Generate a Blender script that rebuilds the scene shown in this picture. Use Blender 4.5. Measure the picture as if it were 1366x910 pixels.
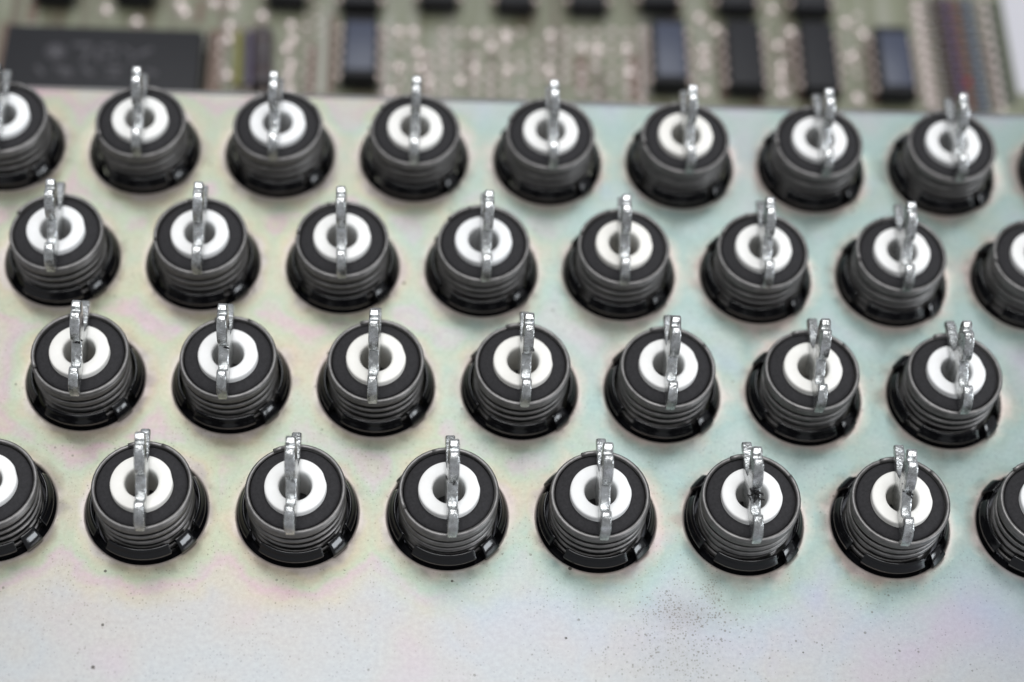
import bpy, bmesh, math, random
from mathutils import Vector, Matrix
from mathutils.geometry import delaunay_2d_cdt

random.seed(7)
MM = 0.001
sc = bpy.context.scene
for o in list(bpy.data.objects):
    bpy.data.objects.remove(o)
C = sc.collection

# ------------------------------------------------------------------ camera
CAM_POS = Vector((-5.4523, -117.7028, 228.049))          # millimetres
FW = Vector((0.05152783, 0.53393807, -0.84395202))
RT = Vector((0.99839558, -0.0076759, 0.05610118))
UP = Vector((-0.02347646, 0.84548874, 0.53347694))
FPX = 2669.21                                            # focal length in photo pixels (1366 wide)
cam_d = bpy.data.cameras.new('Camera')
cam = bpy.data.objects.new('Camera', cam_d)
C.objects.link(cam)
m = Matrix((RT, UP, -FW)).transposed().to_4x4()
m.translation = CAM_POS * MM
cam.matrix_world = m
cam_d.sensor_fit = 'HORIZONTAL'
cam_d.sensor_width = 36.0
cam_d.lens = FPX * 36.0 / 1366.0
cam_d.clip_start = 0.01
cam_d.clip_end = 20.0
cam_d.dof.use_dof = True
cam_d.dof.focus_distance = 0.2515
cam_d.dof.aperture_fstop = 9.5
cam_d.dof.aperture_blades = 0
sc.camera = cam

# ------------------------------------------------------------------ light
world = bpy.data.worlds.new('World')
sc.world = world
world.use_nodes = True
bg = world.node_tree.nodes['Background']
bg.inputs['Color'].default_value = (0.93, 0.96, 1.0, 1)
bg.inputs['Strength'].default_value = 0.34


def area_lamp(name, loc, target, size, size_y, power, col):
    d = bpy.data.lights.new(name, 'AREA')
    d.shape = 'RECTANGLE'
    d.size, d.size_y = size, size_y
    d.energy = power
    d.color = col
    o = bpy.data.objects.new(name, d)
    C.objects.link(o)
    o.location = loc
    o.rotation_euler = (Vector(target) - Vector(loc)).to_track_quat('-Z', 'Y').to_euler()
    return o


area_lamp('ceiling_light', (0.0, 0.0, 1.45), (0, 0.03, 0), 0.8, 0.7, 13.0, (0.985, 0.99, 1.0))
area_lamp('window_light', (0.0, 0.85, 1.28), (0, 0.03, 0), 1.0, 0.36, 6.4, (0.95, 0.98, 1.0))
area_lamp('side_window_light', (1.05, -0.56, 0.42), (0, 0.03, 0), 0.45, 0.40, 6.5, (0.90, 0.95, 1.0))

sc.render.engine = 'CYCLES'
sc.cycles.use_denoising = True
sc.cycles.max_bounces = 6
sc.cycles.diffuse_bounces = 4
sc.cycles.glossy_bounces = 4
sc.view_settings.view_transform = 'Standard'
sc.view_settings.look = 'None'
sc.view_settings.exposure = 0.0
sc.view_settings.gamma = 1.0
sc.view_settings.use_curve_mapping = False


# ------------------------------------------------------------------ helpers
def on_plane(u, v, z):
    """The point (mm) of the horizontal plane z that photo pixel (u, v) looks at."""
    d = FW + RT * ((u - 683.0) / FPX) - UP * ((v - 455.0) / FPX)
    return CAM_POS + d * ((z - CAM_POS.z) / d.z)


class NT:
    def __init__(self, name):
        self.m = bpy.data.materials.new(name)
        self.m.use_nodes = True
        self.t = self.m.node_tree
        self.b = self.t.nodes['Principled BSDF']

    def n(self, typ, **kw):
        nd = self.t.nodes.new(typ)
        for k, v in kw.items():
            if k in nd.inputs:
                nd.inputs[k].default_value = v
            else:
                setattr(nd, k, v)
        return nd

    def l(self, a, b):
        self.t.links.new(a, b)

    def set(self, **kw):
        for k, v in kw.items():
            self.b.inputs[k.replace('_', ' ')].default_value = v

    def coords(self, kind='Object', scale=1000.0):
        tc = self.n('ShaderNodeTexCoord')
        mp = self.n('ShaderNodeMapping')
        mp.inputs['Scale'].default_value = (scale,) * 3
        self.l(tc.outputs[kind], mp.inputs['Vector'])
        return mp.outputs['Vector']

    def noise(self, vec, scale, detail=3.0, rough=0.5):
        nd = self.n('ShaderNodeTexNoise')
        nd.inputs['Scale'].default_value = scale
        nd.inputs['Detail'].default_value = detail
        nd.inputs['Roughness'].default_value = rough
        if vec is not None:
            self.l(vec, nd.inputs['Vector'])
        return nd.outputs['Fac']

    def ramp(self, fac, stops, interp='LINEAR'):
        nd = self.n('ShaderNodeValToRGB')
        cr = nd.color_ramp
        cr.interpolation = interp
        while len(cr.elements) < len(stops):
            cr.elements.new(0.5)
        for e, (p, c) in zip(cr.elements, stops):
            e.position = p
            e.color = (*c, 1) if len(c) == 3 else c
        self.l(fac, nd.inputs['Fac'])
        return nd.outputs['Color']

    def math(self, op, a, b=None, clamp=False):
        nd = self.n('ShaderNodeMath', operation=op, use_clamp=clamp)
        for i, x in enumerate((a, b)):
            if x is None:
                continue
            if isinstance(x, (int, float)):
                nd.inputs[i].default_value = x
            else:
                self.l(x, nd.inputs[i])
        return nd.outputs[0]

    def mix(self, fac, a, b, blend='MIX'):
        nd = self.n('ShaderNodeMix', data_type='RGBA', blend_type=blend)
        for s, x in ((nd.inputs[0], fac), (nd.inputs[6], a), (nd.inputs[7], b)):
            if isinstance(x, (int, float)):
                s.default_value = x
            elif isinstance(x, tuple):
                s.default_value = (*x, 1)
            else:
                self.l(x, s)
        return nd.outputs[2]

    def smooth(self, v, a, b):
        nd = self.n('ShaderNodeMapRange', interpolation_type='SMOOTHSTEP')
        nd.inputs['From Min'].default_value = a
        nd.inputs['From Max'].default_value = b
        self.l(v, nd.inputs['Value'])
        return nd.outputs['Result']

    def bump(self, h, strength, dist):
        nd = self.n('ShaderNodeBump')
        nd.inputs['Strength'].default_value = strength
        nd.inputs['Distance'].default_value = dist
        self.l(h, nd.inputs['Height'])
        self.l(nd.outputs['Normal'], self.b.inputs['Normal'])


def srgb(r, g, b):
    f = lambda c: (c / 255 / 12.92) if c / 255 <= 0.04045 else ((c / 255 + 0.055) / 1.055) ** 2.4
    return (f(r), f(g), f(b))


def simple(name, col, rough, metal=0.0, bump=None, var=None, **kw):
    t = NT(name)
    t.set(Base_Color=(*col, 1), Roughness=rough, Metallic=metal, **kw)
    if bump or var:
        v = t.coords()
        if var:
            sc_, amt = var
            f = t.noise(v, sc_, 4.0, 0.6)
            lo = tuple(c * (1 - amt) for c in col)
            hi = tuple(min(1, c * (1 + amt)) for c in col)
            t.l(t.ramp(f, [(0.3, lo), (0.7, hi)]), t.b.inputs['Base Color'])
        if bump:
            s, st, d = bump
            t.bump(t.noise(v, s, 3.0, 0.6), st, d * MM)
    return t.m


def mesh_obj(name, verts, faces, mat, parent=None, smooth=True, scale=MM):
    me = bpy.data.meshes.new(name)
    me.from_pydata([(x * scale, y * scale, z * scale) for x, y, z in verts], [], faces)
    me.materials.append(mat)
    if smooth:
        me.polygons.foreach_set('use_smooth', [True] * len(me.polygons))
    me.update()
    o = bpy.data.objects.new(name, me)
    C.objects.link(o)
    if parent is not None:
        o.parent = parent
    return o


def sharp(o, deg):
    o.data.set_sharp_from_angle(angle=math.radians(deg))
    return o


def empty(name, loc):
    o = bpy.data.objects.new(name, None)
    o.empty_display_size = 0.004
    C.objects.link(o)
    o.location = loc
    return o


def tag(o, label=None, cat=None, group=None, kind=None):
    if label: o['label'] = label
    if cat: o['category'] = cat
    if group: o['group'] = group
    if kind: o['kind'] = kind
    return o


def lathe(profile, a0=0.0, a1=360.0, n=64, rfun=None, cap=True):
    """Revolve a closed (r, z) profile from a0 to a1 degrees."""
    full = abs(a1 - a0 - 360) < 1e-6
    k = len(profile)
    rows = n if full else n + 1
    V, F = [], []
    for i in range(rows):
        a = math.radians(a0 + (a1 - a0) * i / n)
        for r, z in profile:
            rr = rfun(r, a) if rfun else r
            V.append((rr * math.cos(a), rr * math.sin(a), z))
    for i in range(n):
        i2 = (i + 1) % rows
        for j in range(k):
            j2 = (j + 1) % k
            F.append((i * k + j, i2 * k + j, i2 * k + j2, i * k + j2))
    if not full and cap:
        F.append(tuple(range(k)))
        F.append(tuple((rows - 1) * k + j for j in reversed(range(k))))
    return V, F


def fix_normals(o, bevel=0.0, segs=2, angle=30):
    bm = bmesh.new()
    bm.from_mesh(o.data)
    bmesh.ops.recalc_face_normals(bm, faces=bm.faces)
    if bevel:
        es = [e for e in bm.edges if len(e.link_faces) == 2 and e.calc_face_angle(0) > math.radians(angle)]
        bmesh.ops.bevel(bm, geom=es, offset=bevel * MM, segments=segs, profile=0.6, affect='EDGES', clamp_overlap=True)
    bm.to_mesh(o.data)
    bm.free()
    o.data.polygons.foreach_set('use_smooth', [True] * len(o.data.polygons))
    return o


def box_vf(x0, x1, y0, y1, z0, z1):
    V = [(x, y, z) for z in (z0, z1) for y in (y0, y1) for x in (x0, x1)]
    F = [(0, 2, 3, 1), (4, 5, 7, 6), (0, 1, 5, 4), (2, 6, 7, 3), (0, 4, 6, 2), (1, 3, 7, 5)]
    return V, F


def box(name, x0, x1, y0, y1, z0, z1, mat, parent=None, bevel=0.0):
    V, F = box_vf(x0, x1, y0, y1, z0, z1)
    o = mesh_obj(name, V, F, mat, parent)
    fix_normals(o, bevel)
    sharp(o, 40)
    return o


def tube_vf(path, rad, sides=10, closed_ends=True):
    V, F = [], []
    n = len(path)
    pts = [Vector(p) for p in path]
    up = Vector((0, 0, 1))
    for i, p in enumerate(pts):
        t = (pts[min(i + 1, n - 1)] - pts[max(i - 1, 0)]).normalized()
        s = t.cross(up)
        if s.length < 1e-4:
            s = t.cross(Vector((1, 0, 0)))
        s.normalize()
        w = s.cross(t)
        r = rad(i / (n - 1)) if callable(rad) else rad
        for j in range(sides):
            a = 2 * math.pi * j / sides
            V.append(tuple(p + s * (r * math.cos(a)) + w * (r * math.sin(a))))
    for i in range(n - 1):
        for j in range(sides):
            j2 = (j + 1) % sides
            F.append((i * sides + j, i * sides + j2, (i + 1) * sides + j2, (i + 1) * sides + j))
    if closed_ends:
        F.append(tuple(reversed(range(sides))))
        F.append(tuple((n - 1) * sides + j for j in range(sides)))
    return V, F


# ------------------------------------------------------------------ materials
def plate_material():
    t = NT('chromated_zinc')
    v = t.coords()
    at = t.n('ShaderNodeAttribute', attribute_name='edge_distance')
    sep = t.n('ShaderNodeSeparateXYZ')
    t.l(v, sep.inputs[0])
    n1 = t.noise(v, 0.09, 4, 0.55)
    n2 = t.noise(v, 0.28, 4, 0.6)
    n3 = t.noise(v, 0.045, 3, 0.5)
    d = t.math('ADD', at.outputs['Fac'], t.math('MULTIPLY', t.math('SUBTRACT', n1, 0.5), 7.0))
    d = t.math('ADD', d, t.math('MULTIPLY', t.math('SUBTRACT', n2, 0.5), 3.0))
    d = t.math('DIVIDE', d, 14.0, clamp=True)
    # film colours run through pink, straw and green with the film thickness; hole end lightened against shade
    left = t.ramp(d, [(0.0, srgb(226, 212, 204)), (0.07, srgb(222, 210, 184)), (0.17, srgb(206, 212, 184)),
                      (0.26, srgb(224, 198, 200)), (0.34, srgb(222, 210, 194)), (0.50, srgb(216, 208, 204)), (1.0, srgb(211, 209, 209))])
    right = t.ramp(d, [(0.0, srgb(232, 216, 206)), (0.06, srgb(206, 210, 198)), (0.15, srgb(184, 206, 198)), (0.28, srgb(194, 211, 206)),
                       (0.44, srgb(203, 209, 215)), (0.7, srgb(209, 207, 215)), (1.0, srgb(210, 209, 211))])
    fx = t.math('ADD', t.math('MULTIPLY', sep.outputs[0], 0.0125), t.math('MULTIPLY', n3, 1.6))
    fx = t.math('ADD', fx, t.math('MULTIPLY', sep.outputs[1], 0.002))
    f = t.smooth(fx, 0.55, 1.25)
    col = t.mix(f, left, right)
    # broad pink, straw and violet clouds
    cl = t.ramp(t.noise(v, 0.06, 3, 0.5), [(0.30, srgb(226, 200, 204)), (0.42, srgb(214, 212, 196)), (0.52, srgb(205, 214, 206)),
                                         (0.62, srgb(214, 210, 188)), (0.74, srgb(208, 200, 220))])
    col = t.mix(0.30, col, cl)
    # fine mottling of the passivation
    mot = t.ramp(t.noise(v, 1.7, 6, 0.75), [(0.28, (0.80, 0.80, 0.80)), (0.68, (1.0, 1.0, 1.0))])
    col = t.mix(1.0, col, mot, 'MULTIPLY')
    # dull grey handled film in smears
    sm = t.smooth(t.noise(v, 0.16, 5, 0.7), 0.60, 0.80)
    col = t.mix(t.math('MULTIPLY', sm, 0.35), col, srgb(186, 184, 178))
    rim = t.n('ShaderNodeMapRange', interpolation_type='SMOOTHSTEP')  # pale ring painted round each hole: a lit lip, offsetting the shade there
    rim.inputs['From Min'].default_value = 0.9
    rim.inputs['From Max'].default_value = 0.1
    t.l(at.outputs['Fac'], rim.inputs['Value'])
    col = t.mix(t.math('MULTIPLY', rim.outputs['Result'], 0.5), col, srgb(246, 232, 222))
    # pits and specks, dense in a few clusters
    def specks(scale, thr, dens_lo, dens_hi, cluster):
        vo = t.n('ShaderNodeTexVoronoi', feature='F1', voronoi_dimensions='2D')
        vo.inputs['Scale'].default_value = scale
        t.l(v, vo.inputs['Vector'])
        sp = t.n('ShaderNodeSeparateXYZ')
        t.l(vo.outputs['Color'], sp.inputs[0])
        small = t.math('LESS_THAN', vo.outputs['Distance'], t.math('MULTIPLY', sp.outputs[1], thr))
        dens = t.smooth(t.noise(v, 0.10, 3, 0.6), dens_lo, dens_hi)
        if cluster is not None:
            dens = t.math('MAXIMUM', t.math('MULTIPLY', dens, 0.03), cluster)
        else:
            dens = t.math('MULTIPLY', dens, 0.35)
        pick = t.math('LESS_THAN', sp.outputs[0], dens)
        return t.math('MULTIPLY', small, pick)
    def blob(x, y, sx, sy):
        a = t.math('MULTIPLY', t.math('SUBTRACT', sep.outputs[0], x), 1.0 / sx)
        b = t.math('MULTIPLY', t.math('SUBTRACT', sep.outputs[1], y), 1.0 / sy)
        r = t.math('ADD', t.math('MULTIPLY', a, a), t.math('MULTIPLY', b, b))
        return t.math('POWER', 2.718, t.math('MULTIPLY', r, -1.0))
    b1 = on_plane(915, 820, 0)
    b2 = on_plane(950, 790, 0)
    b3 = on_plane(905, 880, 0)
    clu = t.math('MAXIMUM', blob(b1.x, b1.y, 5.0, 2.6), t.math('MAXIMUM', blob(b2.x, b2.y, 1.3, 3.0), t.math('MULTIPLY', blob(b3.x, b3.y, 6.0, 5.0), 0.5)))
    s1 = specks(1.7, 0.33, 0.42, 0.72, t.math('MULTIPLY', t.math('MULTIPLY', clu, t.smooth(n2, 0.35, 0.65)), 0.75))
    s4 = specks(3.1, 0.40, 0.42, 0.72, t.math('MULTIPLY', t.math('MULTIPLY', clu, t.smooth(n2, 0.30, 0.55)), 1.2))
    s2 = specks(2.4, 0.26, 0.35, 0.62, None)
    s3 = specks(0.14, 0.034, 0.3, 0.6, None)
    col = t.mix(t.math('MULTIPLY', s2, 0.42), col, srgb(120, 116, 106))
    col = t.mix(t.math('MULTIPLY', s1, 0.60), col, srgb(112, 108, 100))
    col = t.mix(t.math('MULTIPLY', s4, 0.55), col, srgb(112, 108, 100))
    col = t.mix(t.math('MULTIPLY', s3, 0.85), col, srgb(70, 64, 58))
    # dim brown haze of corrosion among the pits
    col = t.mix(t.math('MULTIPLY', clu, 0.30), col, srgb(140, 132, 120))
    # hairline scratches
    mp = t.n('ShaderNodeMapping')
    mp.inputs['Scale'].default_value = (0.05, 1.6, 1.0)
    mp.inputs['Rotation'].default_value = (0, 0, 0.5)
    t.l(v, mp.inputs['Vector'])
    scr = t.smooth(t.noise(mp.outputs['Vector'], 1.4, 2, 0.5), 0.70, 0.76)
    col = t.mix(t.math('MULTIPLY', scr, 0.14), col, srgb(235, 235, 235))
    # a violet and blue stain of its own near the corner
    b4, b5 = on_plane(1285, 825, 0), on_plane(1335, 800, 0)
    col = t.mix(t.math('MULTIPLY', blob(b4.x, b4.y, 4.0, 4.0), 0.20), col, srgb(222, 188, 214))
    col = t.mix(t.math('MULTIPLY', blob(b5.x, b5.y, 6.0, 6.0), 0.22), col, srgb(190, 200, 226))
    hs = t.n('ShaderNodeHueSaturation')
    hs.inputs['Saturation'].default_value = 1.26
    hs.inputs['Value'].default_value = 0.61
    t.l(col, hs.inputs['Color'])
    col = t.mix(1.0, hs.outputs['Color'], (0.965, 0.98, 1.03), 'MULTIPLY')
    mp2 = t.n('ShaderNodeMapping')
    mp2.inputs['Scale'].default_value = (1.3, 0.03, 1.0)
    mp2.inputs['Rotation'].default_value = (0, 0, 0.28)
    t.l(v, mp2.inputs['Vector'])
    scr2 = t.smooth(t.noise(mp2.outputs['Vector'], 1.6, 3, 0.6), 0.68, 0.78)
    col = t.mix(t.math('MULTIPLY', scr2, 0.16), col, srgb(150, 148, 146))
    t.l(col, t.b.inputs['Base Color'])
    t.set(Metallic=0.52)
    rr = t.n('ShaderNodeMapRange')
    rr.inputs['To Min'].default_value = 0.30
    rr.inputs['To Max'].default_value = 0.42
    t.l(t.noise(v, 0.5, 5, 0.7), rr.inputs['Value'])
    t.l(rr.outputs['Result'], t.b.inputs['Roughness'])
    h = t.math('ADD', t.math('MULTIPLY', t.noise(v, 3.0, 5, 0.7), 0.5), t.math('MULTIPLY', s1, -0.7))
    t.bump(h, 0.18, 0.12 * MM)
    return t.m


M = {}
M['plate'] = plate_material()
M['black'] = simple('black_acetal', (0.005, 0.005, 0.006), 0.12, bump=(1.2, 0.06, 0.15), Specular_IOR_Level=0.48)
M['spring'] = simple('spring_steel', (0.21, 0.202, 0.198), 0.47, 0.85, bump=(4.0, 0.15, 0.05), var=(0.8, 0.22))
M['foam'] = simple('black_foam', (0.017, 0.016, 0.018), 0.85, bump=(5.0, 0.55, 0.12), var=(2.5, 0.35))
M['core'] = simple('black_plunger', (0.010, 0.010, 0.011), 0.5)


def white_material():
    t = NT('white_nylon')
    v = t.coords()
    c = t.ramp(t.noise(v, 0.5, 4, 0.6), [(0.3, (0.84, 0.835, 0.82)), (0.7, (0.89, 0.89, 0.885))])
    oi = t.n('ShaderNodeObjectInfo')
    tint = t.ramp(oi.outputs['Random'], [(0.0, (1.0, 0.975, 0.92)), (0.25, (1.0, 0.99, 0.965)), (0.6, (1.0, 0.995, 0.99)), (1.0, (0.985, 0.99, 1.0))])
    t.l(t.mix(1.0, c, tint, 'MULTIPLY'), t.b.inputs['Base Color'])
    t.set(Roughness=0.42, Subsurface_Weight=0.0)
    t.b.inputs['Subsurface Radius'].default_value = (1.0, 0.8, 0.5)
    t.bump(t.noise(v, 3.0, 3, 0.6), 0.05, 0.08 * MM)
    return t.m


def clip_material():
    t = NT('galvanised_steel')
    oi = t.n('ShaderNodeObjectInfo')
    tc = t.n('ShaderNodeTexCoord')
    mp = t.n('ShaderNodeMapping')
    mp.inputs['Scale'].default_value = (1000,) * 3
    t.l(tc.outputs['Object'], mp.inputs['Vector'])
    cx = t.n('ShaderNodeCombineXYZ')
    t.l(t.math('MULTIPLY', oi.outputs['Random'], 97.0), cx.inputs[0])
    t.l(t.math('MULTIPLY', oi.outputs['Random'], 53.0), cx.inputs[1])
    va = t.n('ShaderNodeVectorMath', operation='ADD')
    t.l(mp.outputs['Vector'], va.inputs[0])
    t.l(cx.outputs[0], va.inputs[1])
    v = va.outputs[0]
    base = t.ramp(t.noise(v, 0.9, 4, 0.65), [(0.25, (0.30, 0.30, 0.30)), (0.48, (0.56, 0.57, 0.565)), (0.70, (0.82, 0.84, 0.86))])
    dirt = t.smooth(t.noise(v, 0.85, 5, 0.7), 0.60, 0.68)
    t.l(t.mix(t.math('MULTIPLY', dirt, 0.7), base, (0.03, 0.028, 0.028)), t.b.inputs['Base Color'])
    t.l(t.math('SUBTRACT', 0.95, t.math('MULTIPLY', dirt, 0.5)), t.b.inputs['Metallic'])
    rr = t.n('ShaderNodeMapRange')
    rr.inputs['To Min'].default_value = 0.10
    rr.inputs['To Max'].default_value = 0.38
    t.l(t.noise(v, 1.6, 4, 0.6), rr.inputs['Value'])
    t.l(rr.outputs['Result'], t.b.inputs['Roughness'])
    t.bump(t.noise(v, 1.5, 4, 0.6), 0.55, 0.22 * MM)
    return t.m


M['white'] = white_material()
M['clip'] = clip_material()
M['lint'] = simple('black_lint', (0.012, 0.011, 0.011), 0.8)

# ------------------------------------------------------------------ layout of the switches
PITCH = 19.05
HOLE_R = 7.65
ROWS = {   # row: (y of the row, x of column 3, columns shown)
    'front': (0.0, 0.0, range(0, 8)),
    'second': (19.027, 9.41, range(0, 7)),
    'third': (38.077, 4.31, range(0, 8)),
    'back': (57.17, -5.30, range(0, 9)),
}
SPOTS = []
for row, (y, xo, cols) in ROWS.items():
    for i, c in enumerate(cols):
        SPOTS.append((row, i, (c - 3) * PITCH + xo, y))
LIP = 0.36


# ------------------------------------------------------------------ the plate
def build_plate():
    X0, X1, Y0, Y1 = -92.0, 118.0, -60.0, 67.6
    T = 1.3
    NSEG = 72
    pts, edges = [], []

    def ring(ps):
        s = len(pts)
        pts.extend(Vector(q) for q in ps)
        n = len(ps)
        edges.extend((s + i, s + (i + 1) % n) for i in range(n))
        return list(range(s, s + n))
    step = 1.5
    outer = []
    nx, ny = int((X1 - X0) / step), int((Y1 - Y0) / step)
    for i in range(nx): outer.append((X0 + (X1 - X0) * i / nx, Y0))
    for i in range(ny): outer.append((X1, Y0 + (Y1 - Y0) * i / ny))
    for i in range(nx): outer.append((X1 - (X1 - X0) * i / nx, Y1))
    for i in range(ny): outer.append((X0, Y1 - (Y1 - Y0) * i / ny))
    ring(outer)
    for _, _, cx, cy in SPOTS:
        ring([(cx + (HOLE_R + LIP) * math.cos(2 * math.pi * k / NSEG), cy + (HOLE_R + LIP) * math.sin(2 * math.pi * k / NSEG)) for k in range(NSEG)])

    def hd(x, y):
        return min(math.hypot(x - cx, y - cy) for _, _, cx, cy in SPOTS) - HOLE_R
    for i in range(1, nx):
        for j in range(1, ny):
            x, y = X0 + (X1 - X0) * i / nx, Y0 + (Y1 - Y0) * j / ny
            if hd(x, y) > LIP + 0.7:
                pts.append(Vector((x, y)))
    res = delaunay_2d_cdt([p.to_2d() for p in pts], edges, [], 2, 1e-5)
    co, _, fs = res[0], res[1], res[2]
    # drop triangles inside holes
    F = []
    for f in fs:
        cx = sum(co[i].x for i in f) / len(f)
        cy = sum(co[i].y for i in f) / len(f)
        if hd(cx, cy) > LIP * 0.9:
            F.append(tuple(f))
    V = [(c.x, c.y, 0.0) for c in co]
    A = [hd(c.x, c.y) for c in co]
    # lips: rounded hole edges and walls
    for _, _, cx, cy in SPOTS:
        prof = [(LIP, 0.0), (0.22, -0.02), (0.10, -0.08), (0.03, -0.18), (0.0, -0.42), (0.0, -T)]
        s = len(V)
        for r, z in prof:
            for k in range(NSEG):
                a = 2 * math.pi * k / NSEG
                V.append((cx + (HOLE_R + r) * math.cos(a), cy + (HOLE_R + r) * math.sin(a), z))
                A.append(r)
        for q in range(len(prof) - 1):
            for k in range(NSEG):
                k2 = (k + 1) % NSEG
                F.append((s + q * NSEG + k, s + q * NSEG + k2, s + (q + 1) * NSEG + k2, s + (q + 1) * NSEG + k))
    # the back edge is bent down, the other edges are cut
    prof = [(Y1, 0.0)] + [(Y1 + 1.4 * math.sin(math.radians(a)), -1.4 + 1.4 * math.cos(math.radians(a))) for a in (15, 30, 45, 60, 75, 90)] + [(Y1 + 1.4, -7.0), (Y1 + 0.1, -7.0), (Y1 + 0.1, -T)]
    s = len(V)
    for y, z in prof:
        for x in (X0, X1):
            V.append((x, y, z)); A.append(9.0)
    for q in range(len(prof) - 1):
        F.append((s + 2 * q, s + 2 * q + 2, s + 2 * q + 3, s + 2 * q + 1))
    for a, b in (((X0, Y0), (X1, Y0)), ((X1, Y0), (X1, Y1)), ((X0, Y1), (X0, Y0))):
        s = len(V)
        V += [(*a, 0), (*b, 0), (*b, -T), (*a, -T)]
        A += [9.0] * 4
        F.append((s, s + 3, s + 2, s + 1))
    o = mesh_obj('mounting_plate', V, F, M['plate'])
    at = o.data.attributes.new('edge_distance', 'FLOAT', 'POINT')
    at.data.foreach_set('value', A)
    bm = bmesh.new()
    bm.from_mesh(o.data)
    bmesh.ops.remove_doubles(bm, verts=bm.verts, dist=1e-6)
    for f in bm.faces:
        f.smooth = True
    bm.to_mesh(o.data)
    bm.free()
    # faces of the sheet must look up
    if o.data.polygons[0].normal.z < 0:
        o.data.flip_normals()
    sharp(o, 50)
    tag(o, 'pale iridescent zinc plated steel sheet punched with rows of round holes', 'metal plate')
    return o


build_plate()


# ------------------------------------------------------------------ one switch
def make_collar(parent):
    # a ring sunk in the hole carries four wall segments and two sprung tabs
    V, F = lathe([(7.58, -0.35), (7.58, -3.0), (6.5, -3.0), (6.5, -0.55), (6.75, -0.45), (7.3, -0.45)], n=72)
    ring = fix_normals(mesh_obj('collar', V, F, M['black'], parent))
    sharp(ring, 35)
    wall = [(7.22, -0.5), (7.27, -0.1), (7.50, 0.95), (7.47, 1.08), (7.30, 1.26), (7.02, 1.80), (6.88, 2.20), (6.74, 2.28), (6.63, 2.20), (6.58, 2.0), (6.58, -0.5)]
    for a0, a1 in ((-127, -60), (-23, 35), (53, 120), (157, 215)):
        V, F = lathe(wall, a0, a1, n=18)
        o = fix_normals(mesh_obj('wall_segment', V, F, M['black'], ring), 0.10, 2, 50)
        sharp(o, 45)
    tab = [(7.05, -0.5), (7.05, 0.35), (7.92, 0.12), (8.02, 0.35), (8.02, 0.72), (7.90, 0.98), (6.95, 2.22), (6.72, 2.32), (6.60, 2.2), (6.55, 1.6), (6.55, -0.5)]
    for a0 in (-52, 128):
        V, F = lathe(tab, a0, a0 + 18, n=5)
        o = fix_normals(mesh_obj('snap_tab', V, F, M['black'], ring), 0.09, 2, 40)
        sharp(o, 45)
    return ring


def make_spring(parent, seed):
    rnd = random.Random(seed)
    R, wr = 6.03, 0.262
    path = []
    z, a = 6.60, 0.0
    k = 44
    da = 360.0 / k
    turns = 8.0
    p1, p2 = rnd.uniform(0, 6.28), rnd.uniform(0, 6.28)
    i = 0
    while z > -2.2 and i < k * turns:
        t = i / k
        if t < 2.4: pitch = 0.505
        else: pitch = 0.505 + min(1.0, (t - 2.4) / 0.35) * 0.95
        rr = R + 0.035 * math.sin(2 * math.pi * t * 0.83 + p1) + 0.03 * math.sin(2 * math.pi * t * 0.37 + p2) - 0.018 * t
        ang = math.radians(a)
        path.append((rr * math.cos(ang), rr * math.sin(ang), z))
        z -= pitch / k
        a -= da
        i += 1
    V, F = tube_vf(path, wr, 12)
    return mesh_obj('spring', V, F, M['spring'], parent)


def make_core(parent):
    V, F = lathe([(0.0, 1.6), (3.92, 1.6), (3.92, 6.2), (5.35, 6.2), (5.35, -2.5), (0.0, -2.5)], n=48)
    core = fix_normals(mesh_obj('plunger', V, F, M['core'], parent))
    sharp(core, 40)
    prof = [(3.85, 6.42), (4.1, 6.47), (4.6, 6.50), (5.15, 6.47), (5.45, 6.40), (5.60, 6.26), (5.66, 6.05), (5.66, 5.4), (3.85, 5.4)]
    V, F = lathe(prof, n=64)
    pad = fix_normals(mesh_obj('foam_washer', V, F, M['foam'], parent))
    return core


def make_sleeve(parent):
    prof = [(3.64, 7.36), (3.76, 7.32), (3.84, 7.22), (3.87, 7.05), (3.88, 1.65), (1.98, 1.65), (2.02, 6.6),
            (2.04, 7.02), (2.10, 7.20), (2.20, 7.32), (2.34, 7.36)]

    def rf(r, a):
        if r < 3.2: return r
        d = (a - math.radians(14) + math.pi) % (2 * math.pi) - math.pi
        return min(r, (r - 0.08) / max(0.2, math.cos(d)))
    V, F = lathe(prof, n=72, rfun=rf)
    o = fix_normals(mesh_obj('white_sleeve', V, F, M['white'], parent))
    sharp(o, 40)
    return o


CLIP = [(-6.45, 6.75), (-6.85, 7.2), (-6.88, 8.5), (-6.6, 9.5), (-6.1, 10.2), (-5.5, 10.68), (-5.0, 10.85), (-4.55, 10.65), (-4.35, 10.1), (-4.05, 9.6), (-3.6, 9.3), (-3.0, 9.3),
        (-2.65, 9.8), (-2.3, 10.05), (-1.6, 10.55), (-1.3, 10.95), (-1.0, 11.05), (-1.0, 11.3), (-1.4, 11.45), (-1.5, 12.2), (-1.2, 13.2), (-0.65, 14.25), (0.0, 14.95), (0.55, 15.15), (1.0, 15.0),
        (1.2, 14.6), (1.45, 14.6), (1.65, 15.05), (2.2, 15.2), (2.65, 14.95), (2.75, 14.3), (2.3, 12.9), (1.65, 11.5), (1.15, 10.6), (1.3, 9.9), (2.2, 9.15), (3.3, 8.75), (6.3, 8.7), (6.9, 8.45),
        (7.15, 7.95), (7.1, 7.5), (6.7, 7.42),
        (2.2, 7.42), (1.95, 7.1), (1.9, 5.0), (-1.9, 5.0), (-1.95, 7.1), (-2.2, 7.42), (-5.4, 7.42)]


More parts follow.
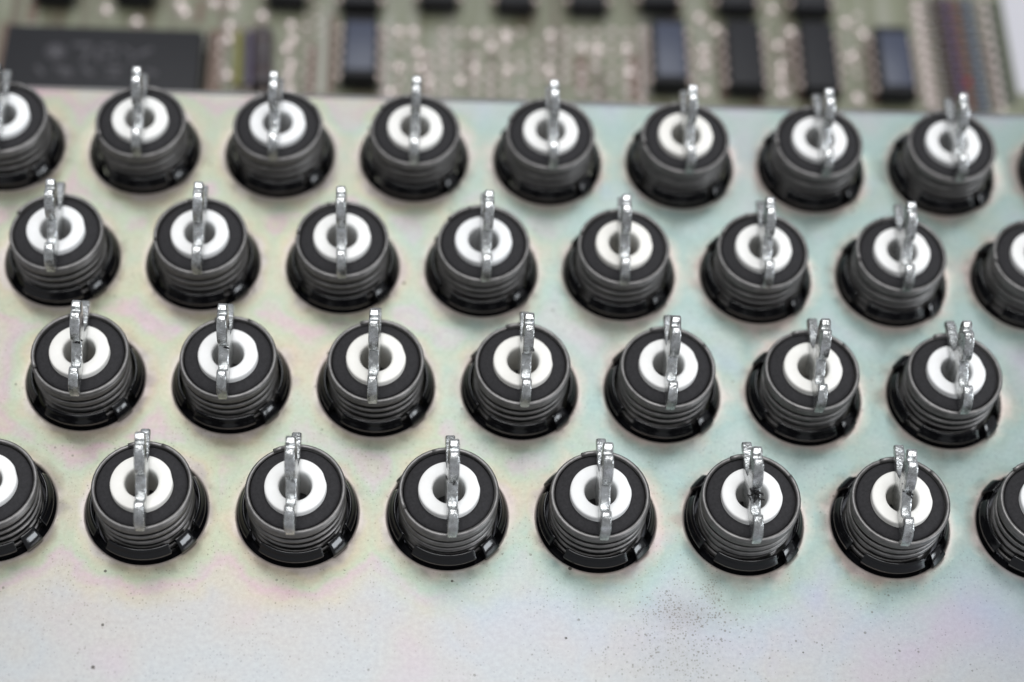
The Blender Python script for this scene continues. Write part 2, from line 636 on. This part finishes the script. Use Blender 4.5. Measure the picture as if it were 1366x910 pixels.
def make_clip(parent):
    t = 0.66
    n = len(CLIP)
    # the stamped tips are rounded off
    TIPS = ((-5.2, 10.9, 1.0), (-6.7, 6.8, 0.9), (2.3, 15.3, 0.8), (0.5, 15.25, 0.8), (7.0, 8.3, 1.1))

    def half(y, z):
        k = min(1.0, min(math.hypot(y - a, z - b) / c for a, b, c in TIPS))
        return t * (0.70 + 0.30 * math.sqrt(k))
    V = [(-half(y, z), y, z) for y, z in CLIP] + [(half(y, z), y, z) for y, z in CLIP]
    F = [tuple(range(n)), tuple(n + i for i in reversed(range(n)))]
    F += [(i, n + i, n + (i + 1) % n, (i + 1) % n) for i in range(n)]
    o = mesh_obj('stem_clip', V, F, M['clip'], parent)
    bm = bmesh.new()
    bm.from_mesh(o.data)
    bmesh.ops.recalc_face_normals(bm, faces=bm.faces)
    es = [e for e in bm.edges if len(e.link_faces) == 2 and max(len(f.verts) for f in e.link_faces) > 10]
    bmesh.ops.bevel(bm, geom=es, offset=0.17 * MM, segments=3, profile=0.5, affect='EDGES', clamp_overlap=True)
    bmesh.ops.triangulate(bm, faces=[f for f in bm.faces if len(f.verts) > 4])
    bm.to_mesh(o.data)
    bm.free()
    o.data.polygons.foreach_set('use_smooth', [True] * len(o.data.polygons))
    sharp(o, 28)
    return o


def make_lint(parent, seed, n, centre, spread):
    rnd = random.Random(seed)
    V, F = [], []
    for _ in range(n):
        p = Vector(centre) + Vector((rnd.gauss(0, spread[0]), rnd.gauss(0, spread[1]), rnd.gauss(0, spread[2])))
        d = Vector((rnd.uniform(-1, 1), rnd.uniform(-1, 1), rnd.uniform(-0.6, 0.6))).normalized()
        path = []
        for k in range(6):
            path.append(tuple(p))
            d = (d + Vector((rnd.uniform(-1, 1), rnd.uniform(-1, 1), rnd.uniform(-1, 1))) * 0.45).normalized()
            p = p + d * 0.15
        v, f = tube_vf(path, 0.10, 5)
        s = len(V)
        V += v
        F += [tuple(s + i for i in q) for q in f]
    o = mesh_obj('lint', V, F, M['lint'], parent)
    o['kind'] = 'stuff'
    return o


def copy_tree(o, parent=None):
    c = o.copy()
    C.objects.link(c)
    c.parent = parent
    for ch in o.children:
        copy_tree(ch, c)
    return c


proto = empty('key_switch', (0, 0, 0))
make_collar(proto)
make_core(proto)
make_sleeve(proto)
proto_clip = make_clip(proto)
SPRINGS = [make_spring(None, s) for s in range(4)]

ORD = ['leftmost', 'second', 'third', 'fourth', 'fifth', 'sixth', 'seventh', 'eighth', 'ninth']
ROWTXT = {'front': 'front row nearest the camera', 'second': 'second row from the front',
          'third': 'third row from the front', 'back': 'back row, beside the circuit board'}
SPRING_END = {('front', 1): 70, ('front', 3): 205, ('second', 3): 95, ('third', 1): 190, ('front', 2): 120}
LINT = {('front', 5): (26, (0.1, -1.75, 10.6), (0.32, 0.35, 0.5)), ('front', 6): (10, (-0.2, -0.9, 11.2), (0.4, 0.6, 0.4)),
        ('second', 3): (9, (0.35, -1.0, 12.0), (0.25, 0.35, 0.7)), ('second', 0): (6, (0.25, -1.2, 11.3), (0.3, 0.2, 0.2)),
        ('front', 3): (4, (0.0, -1.1, 11.4), (0.35, 0.12, 0.15)), ('second', 1): (5, (0.0, -1.2, 11.3), (0.3, 0.15, 0.2))}
rnd = random.Random(11)
for n, (row, i, x, y) in enumerate(SPOTS):
    o = proto if n == 0 else copy_tree(proto)
    o.location = (x * MM, y * MM, 0)
    extra = ''
    if (row, i) == ('front', 5): extra = ', black lint inside,'
    tag(o, f'{ORD[i]} key switch{" from the left" if i else ""}{extra} in the {ROWTXT[row]}', 'key switch',
        f'key switches of the {row} row')
    s = SPRINGS[n] if n < 4 else SPRINGS[n % 4].copy()
    if n >= 4: C.objects.link(s)
    s.parent = o
    s.rotation_euler.z = math.radians(SPRING_END.get((row, i), rnd.uniform(30, 210)))
    s.rotation_euler.x = rnd.uniform(-0.012, 0.012)
    o.rotation_euler = (rnd.uniform(-0.006, 0.006), rnd.uniform(-0.006, 0.006), rnd.uniform(-0.02, 0.02))
    clip = next(c for c in o.children if c.name.startswith('stem_clip'))
    clip.rotation_euler = (rnd.uniform(-0.012, 0.012), rnd.uniform(-0.03, 0.03), rnd.uniform(-0.03, 0.03))
    clip.location.z = rnd.uniform(-0.08, 0.08) * MM
    sl = next(c for c in o.children if c.name.startswith('white_sleeve'))
    sl.rotation_euler.z = rnd.uniform(-0.12, 0.12)
    if (row, i) in LINT:
        k, c_, sp = LINT[(row, i)]
        make_lint(clip, 100 + n, k, c_, sp)

# ------------------------------------------------------------------ the board behind and below the plate
ZB = -27.0


def board_material():
    t = NT('green_solder_mask')
    v = t.coords()
    mp = t.n('ShaderNodeMapping')
    mp.inputs['Scale'].default_value = (1.0, 0.10, 1.0)
    t.l(v, mp.inputs['Vector'])
    st = t.noise(mp.outputs['Vector'], 0.42, 2, 0.5)
    col = t.ramp(st, [(0.30, (0.11, 0.085, 0.06)), (0.42, (0.15, 0.15, 0.10)), (0.54, (0.18, 0.19, 0.125)), (0.68, (0.24, 0.24, 0.19))])
    t.l(col, t.b.inputs['Base Color'])
    t.set(Roughness=0.35)
    t.bump(st, 0.3, 0.2 * MM)
    return t.m


M['board'] = board_material()
M['solder'] = simple('solder', (0.62, 0.54, 0.51), 0.30, 0.35)
M['tin'] = simple('tinned_pin', (0.42, 0.35, 0.32), 0.45, 0.7)
M['epoxy'] = simple('black_epoxy', (0.013, 0.013, 0.016), 0.55, bump=(2.0, 0.2, 0.1), Specular_IOR_Level=0.3)
M['lid'] = simple('blue_grey_ceramic', (0.045, 0.053, 0.085), 0.38)
M['print'] = simple('grey_ink', (0.075, 0.072, 0.08), 0.6)
M['copper'] = simple('brown_trace', (0.13, 0.085, 0.062), 0.4, 0.2)
M['tracegreen'] = simple('pale_trace', (0.26, 0.26, 0.22), 0.35, 0.3)
M['paletrack'] = simple('tinned_track', (0.55, 0.55, 0.60), 0.35, 0.4)
M['darkgreen'] = simple('dark_green_mask', (0.055, 0.06, 0.04), 0.4)
M['table'] = simple('white_table_top', (0.54, 0.53, 0.57), 0.5)

# board outline with a wider part under the plate
outline = [(-130, 20), (112, 20), (112, 95.0), (95.2, 95.0), (95.2, 150), (-130, 150)]
n = len(outline)
V = [(x, y, ZB) for x, y in outline] + [(x, y, ZB - 1.6) for x, y in outline]
F = [tuple(range(n)), tuple(n + i for i in reversed(range(n)))] + [(i, n + i, n + (i + 1) % n, (i + 1) % n) for i in range(n)]
board = fix_normals(mesh_obj('circuit_board', V, F, M['board']))
sharp(board, 30)
tag(board, 'green printed circuit board lying behind the metal plate', 'circuit board')

table = box('table_top', -2000, 2000, -1500, 3000, -46, -42, M['table'])
table['kind'] = 'structure'

# solder joints on a tenth-inch grid
bm = bmesh.new()
bmesh.ops.create_uvsphere(bm, u_segments=10, v_segments=6, radius=1.08 * MM)
for vv in list(bm.verts):
    if vv.co.z < -0.0002: bm.verts.remove(vv)
for vv in bm.verts: vv.co.z *= 0.8
for f in bm.faces: f.smooth = True
me_j = bpy.data.meshes.new('solder_joint')
bm.to_mesh(me_j); bm.free()
me_j.materials.append(M['solder'])


me_b = me_j.copy()
me_b.materials.clear()
me_b.materials.append(simple('bright_solder', (0.80, 0.70, 0.66), 0.25, 0.5))


def joint(x, y, s=1.0):
    o = bpy.data.objects.new('solder_joint', me_b if s > 1 else me_j)
    C.objects.link(o)
    o.parent = board
    o.location = (x * MM, y * MM, ZB * MM)
    o.scale = (s, s, s)


def joint_px(u, v, s=1.0):
    p = on_plane(u, v, ZB + 0.4)
    joint(p.x, p.y, s)


bright = [(532, 89), (573, 107), (635, 45), (655, 62), (675, 44), (634, 90), (614, 107), (677, 92), (552, 41), (532, 41), (798, 65), (839, 96),
          (836, 65), (676, 48), (734, 45), (732, 92), (776, 63), (933, 23), (955, 39), (1030, 12), (1055, 42), (1042, 88), (1042, 103), (1042, 122),
          (306, 34), (305, 52), (303, 100), (350, 20), (246, 16), (310, 5), (286, 3), (142, 12), (182, 28), (240, 6), (388, 33), (390, 52), (388, 85), (386, 118), (382, 65),
          (384, 100), (1038, 60), (938, 66), (938, 85), (1128, 30), (1152, 45), (1136, 75), (1144, 130), (940, 120), (558, 70), (560, 90), (520, 122)]
for u, v in bright:
    joint_px(u, v, 1.05)
r2 = random.Random(5)
for i in range(18):
    for j in range(7):
        u, v = 512 + i * 20.3, 42 + j * 15.7
        if r2.random() < 0.78:
            joint_px(u + r2.uniform(-1.5, 1.5), v + r2.uniform(-1.5, 1.5), r2.uniform(0.6, 0.85))
for u0, v0, v1 in ((410, 20, 115), (425, 10, 60), (925, 40, 130), (945, 30, 130), (1020, 30, 130), (1050, 40, 130), (1130, 60, 135), (295, 40, 115), (1145, 20, 120)):
    v = v0
    while v < v1:
        if r2.random() < 0.6: joint_px(u0 + r2.uniform(-2, 2), v, r2.uniform(0.45, 0.75))
        v += 15.7

# board tracks
for u0, v0, u1, v1, w, mt in ((286, 40, 284, 125, 3.0, 'copper'), (45, 0, 42, 30, 1.6, 'copper'), (418, 60, 416, 125, 1.5, 'copper'), (432, 20, 430, 125, 1.6, 'tracegreen'),
                              (272, 0, 262, 30, 1.2, 'copper'), (845, 75, 850, 135, 2.2, 'copper'), (775, 75, 776, 120, 2.4, 'copper'), (1160, 60, 1165, 140, 1.8, 'copper'),
                              (275, 45, 272, 120, 1.2, 'tracegreen'), (960, 60, 966, 135, 1.4, 'copper'), (855, 20, 866, 130, 1.6, 'tracegreen'), (1062, 55, 1068, 135, 1.6, 'copper'),
                              (520, 20, 514, 125, 1.5, 'tracegreen'), (445, 20, 438, 125, 1.2, 'copper'), (4, 30, 2, 110, 1.6, 'copper'), (1318, 60, 1332, 140, 1.4, 'copper'), (1322, 0, 1342, 140, 3.6, 'darkgreen')):
    a, b = on_plane(u0, v0, ZB), on_plane(u1, v1, ZB)
    xm = (a.x + b.x) / 2
    box('track', xm - w / 2, xm + w / 2, min(a.y, b.y), max(a.y, b.y), ZB + 0.004, ZB + 0.08, M[mt], board)


def chip(name, x0, x1, y0, y1, label, group, blue_sheen=False, along='y', ztop=4.4, pins=True):
    cx, cy = (x0 + x1) / 2, (y0 + y1) / 2
    r = empty(name, (cx * MM, cy * MM, ZB * MM))
    tag(r, label, 'chip', group)
    hx, hy = (x1 - x0) / 2, (y1 - y0) / 2
    zm = 2.4
    b = 0.25
    V = []
    for z, k in ((0.8, b), (zm, 0.0), (ztop, b)):
        V += [(-hx + k, -hy + k, z), (hx - k, -hy + k, z), (hx - k, hy - k, z), (-hx + k, hy - k, z)]
    F = [(3, 2, 1, 0), (8, 9, 10, 11)]
    for q in (0, 4):
        for i in range(4):
            F.append((q + i, q + (i + 1) % 4, q + 4 + (i + 1) % 4, q + 4 + i))
    body = sharp(fix_normals(mesh_obj('body', V, F, M['epoxy'], r), 0.12), 40)
    if blue_sheen:
        box('lid', -hx + 0.7, hx - 0.5, -hy + 1.3, hy - 1.6, ztop - 0.2, ztop + 0.15, M['lid'], r, 0.05)  # added panel; its blue-grey colour stands in for the window's reflection
    if pins:
        L = hy if along == 'y' else hx
        W_ = hx if along == 'y' else hy
        npin = int((2 * L) / 2.54)
        pv, pf = None, None
        me = None
        for s in (-1, 1):
            for k in range(npin):
                t_ = (k - (npin - 1) / 2) * 2.54
                if me is None:
                    # shoulder and leg of one pin
                    prof = [(-0.25, 2.65), (0.75, 2.65), (0.95, 2.45), (0.95, 0.0), (0.70, 0.0), (0.70, 2.3), (-0.25, 2.3)]
                    m_ = len(prof)
                    V = [(px, -0.6, pz) for px, pz in prof] + [(px, 0.6, pz) for px, pz in prof]
                    F = [tuple(range(m_)), tuple(m_ + i for i in reversed(range(m_)))] + [(i, m_ + i, m_ + (i + 1) % m_, (i + 1) % m_) for i in range(m_)]
                    po = fix_normals(mesh_obj('pin', V, F, M['tin'], r))
                    sharp(po, 30)
                    me = po.data
                else:
                    po = bpy.data.objects.new('pin', me)
                    C.objects.link(po)
                    po.parent = r
                if along == 'y':
                    po.location = (s * W_ * MM, t_ * MM, 0)
                    po.rotation_euler.z = 0 if s > 0 else math.pi
                else:
                    po.location = (t_ * MM, s * W_ * MM, 0)
                    po.rotation_euler.z = math.pi / 2 if s > 0 else -math.pi / 2
    return r


ZT = ZB + 4.4
# the wide chip
a, b = on_plane(9, 31, ZT), on_plane(273, 31, ZT)
big = chip('wide_chip', a.x, b.x, a.y - 13.9, a.y, 'large wide black chip with grey printing at the corner of the circuit board', None, along='x')
big_w = b.x - a.x


def mark(pts_px, parent, name='printed_mark'):
    z = ZT + 0.012
    P = [on_plane(u, v, z) for u, v in pts_px]
    o_ = parent.location / MM
    n_ = len(P)
    V = [(p.x - o_.x, p.y - o_.y, z - 0.010 - o_.z) for p in P] + [(p.x - o_.x, p.y - o_.y, z + 0.012 - o_.z) for p in P]
    F = [tuple(range(n_)), tuple(n_ + i for i in reversed(range(n_)))] + [(i, n_ + i, n_ + (i + 1) % n_, (i + 1) % n_) for i in range(n_)]
    fix_normals(mesh_obj(name, V, F, M['print'], parent, smooth=False))


def stroke(u0, v0, u1, v1, w):
    d = Vector((u1 - u0, v1 - v0)).normalized()
    nn = Vector((-d.y, d.x)) * w / 2
    mark([(u0 + nn.x, v0 + nn.y), (u1 + nn.x, v1 + nn.y), (u1 - nn.x, v1 - nn.y), (u0 - nn.x, v0 - nn.y)], big)


mark([(74 + 15 * math.cos(k * 0.52), 69 + 11 * math.sin(k * 0.52)) for k in range(12)], big)
for s_ in ((96, 60, 124, 60, 6), (122, 62, 108, 84, 6), (132, 62, 130, 84, 6), (132, 62, 156, 62, 5), (134, 74, 154, 74, 4), (156, 64, 152, 82, 5),
           (164, 63, 178, 73, 5), (204, 65, 178, 75, 6), (178, 74, 174, 84, 5),
           (48, 88, 58, 100, 7), (72, 90, 98, 96, 7), (80, 98, 96, 102, 4), (110, 90, 124, 100, 8), (140, 90, 164, 92, 6), (142, 100, 160, 100, 5), (194, 95, 210, 98, 6)):
    stroke(*s_)

# the narrow chips standing in a row against the plate
FR = [(480, 101, 20, True, 'blue topped narrow chip alone between the rows of solder joints', ), (894, 109, 22, True, 'blue topped narrow chip, first of the four close together'),
      (995, 113, 26, False, 'dark narrow chip between a blue topped and another dark chip'), (1094, 117, 28, False, 'dark narrow chip next to the blue topped chip near the resistors'),
      (1195, 122, 34, True, 'blue topped narrow chip beside the stack of resistors')]
for u, vn, vf, blue_sheen, lab in FR:
    p, q = on_plane(u, vn, ZT), on_plane(u, vf, ZT)
    xm = (p.x + q.x) / 2
    chip('narrow_chip', xm - 2.95, xm + 2.95, p.y, q.y, lab, 'narrow chips in the row beside the plate', blue_sheen)
BR = [(70, -9), (178, -8), (381, -4), (480, 4), (585, 0), (688, 4), (786, 5), (882, 3), (986, 7), (1086, 10)]
for k, (u, vn) in enumerate(BR):
    p = on_plane(u, vn, ZT)
    chip('narrow_chip', p.x - 3.1, p.x + 3.1, p.y, p.y + 17.5, f'{ORD[k] if k < 9 else "tenth and last"} dark chip end at the top of the picture, counted from the left',
         'narrow chips in the far row')


def axial(name, u0, v0, u1, v1, rad, col, label, cat, group, bands=(), lead=3.0, rough=0.4):
    z = ZB + rad + 0.3
    a_, b_ = on_plane(u0, v0, z), on_plane(u1, v1, z)
    c_ = (a_ + b_) / 2
    L = (b_ - a_).length / 2
    r = empty(name, (c_.x * MM, c_.y * MM, ZB * MM))
    r.rotation_euler.z = math.atan2(b_.y - a_.y, b_.x - a_.x)
    tag(r, label, cat, group)
    prof = [(-L, 0.0), (-L, rad * 0.75), (-L * 0.93, rad * 1.0), (-L * 0.7, rad), (-L * 0.6, rad * 0.88), (L * 0.6, rad * 0.88), (L * 0.7, rad), (L * 0.93, rad), (L, rad * 0.75), (L, 0.0)]

    def revolve(pr, nm, mt):
        V, F = [], []
        ns = 14
        for x, rr in pr:
            for j in range(ns):
                q = 2 * math.pi * j / ns
                V.append((x, rr * math.cos(q), rad + 0.3 + rr * math.sin(q)))
        for i in range(len(pr) - 1):
            for j in range(ns):
                j2 = (j + 1) % ns
                F.append((i * ns + j, i * ns + j2, (i + 1) * ns + j2, (i + 1) * ns + j))
        o = mesh_obj(nm, V, F, mt, r)
        return fix_normals(o)
    revolve(prof, 'body', simple(name + '_paint', col, rough))
    for f, w, bc in bands:
        x = -L + 2 * L * f
        rr = rad * (1.0 if abs(f - 0.5) > 0.32 else 0.88) + 0.04
        revolve([(x - w / 2, 0.1), (x - w / 2, rr), (x + w / 2, rr), (x + w / 2, 0.1)], 'colour_band', M[bc])
    for s in (-1, 1):
        pth = [(s * L * 0.98, 0, rad + 0.3), (s * (L + lead * 0.6), 0, rad + 0.3), (s * (L + lead), 0, rad * 0.6), (s * (L + lead), 0, 0.0)]
        V, F = tube_vf(pth, 0.33, 8)
        mesh_obj('lead', V, F, M['tin'], r)
    return r


M['orange'] = simple('orange_band', (0.20, 0.10, 0.07), 0.5)
M['red'] = simple('red_band', (0.30, 0.05, 0.045), 0.5)
M['bluegrey'] = simple('blue_grey_band', (0.10, 0.13, 0.17), 0.5)
M['violet'] = simple('violet_band', (0.12, 0.07, 0.17), 0.5)
M['brownband'] = simple('brown_band', (0.07, 0.045, 0.04), 0.5)
axial('diode', 319, 43, 316, 116, 0.75, (0.20, 0.19, 0.05), 'slim olive yellow axial part lying next to the violet one', 'diode', None, lead=2.0)
axial('resistor', 333, 43, 332, 116, 0.8, (0.085, 0.07, 0.11), 'slim violet grey axial part lying between the yellow and the brown one', 'resistor', None, lead=2.0)
axial('capacitor', 351, 42, 351, 117, 1.75, (0.055, 0.045, 0.05), 'thick dark brown axial part lying near the large chip', 'capacitor', None,
      ((0.2, 1.0, 'brownband'), (0.8, 1.0, 'brownband')), lead=2.0)
nr = 10
for k in range(nr):
    v = 2 + k * 15.4
    e = 1236 + v * 0.175
    axial('resistor', e + 4, v, e + 60, v + 1.5, 0.78, (0.10, 0.08, 0.07),
          f'{["topmost", "second", "third", "fourth", "fifth", "sixth", "seventh", "eighth", "ninth", "lowest"][k]} banded resistor, counted from the top, of the stack by the board edge', 'resistor', 'stacked resistors by the board edge',
          ((0.16, 0.9, 'brownband'), (0.34, 0.8, 'violet'), (0.54, 1.1, 'red' if k == 7 else 'orange'), (0.84, 1.3, 'bluegrey')), lead=1.7, rough=0.15)
    pa, pb = on_plane(e, v + 7.7, ZB), on_plane(e + 60, v + 8.5, ZB)
    box('track', pa.x, pb.x, (pa.y + pb.y) / 2 - 0.35, (pa.y + pb.y) / 2 + 0.35, ZB + 0.004, ZB + 0.1, M['paletrack'], board)  # pale strip added between the resistors in place of their highlight lines
    joint_px(e - 11, v, 0.9)
    joint_px(e + 76, v + 1.5, 0.75)
for k in range(9):
    joint_px(1222 + k * 2.2, 12 + k * 15.4, 0.95)
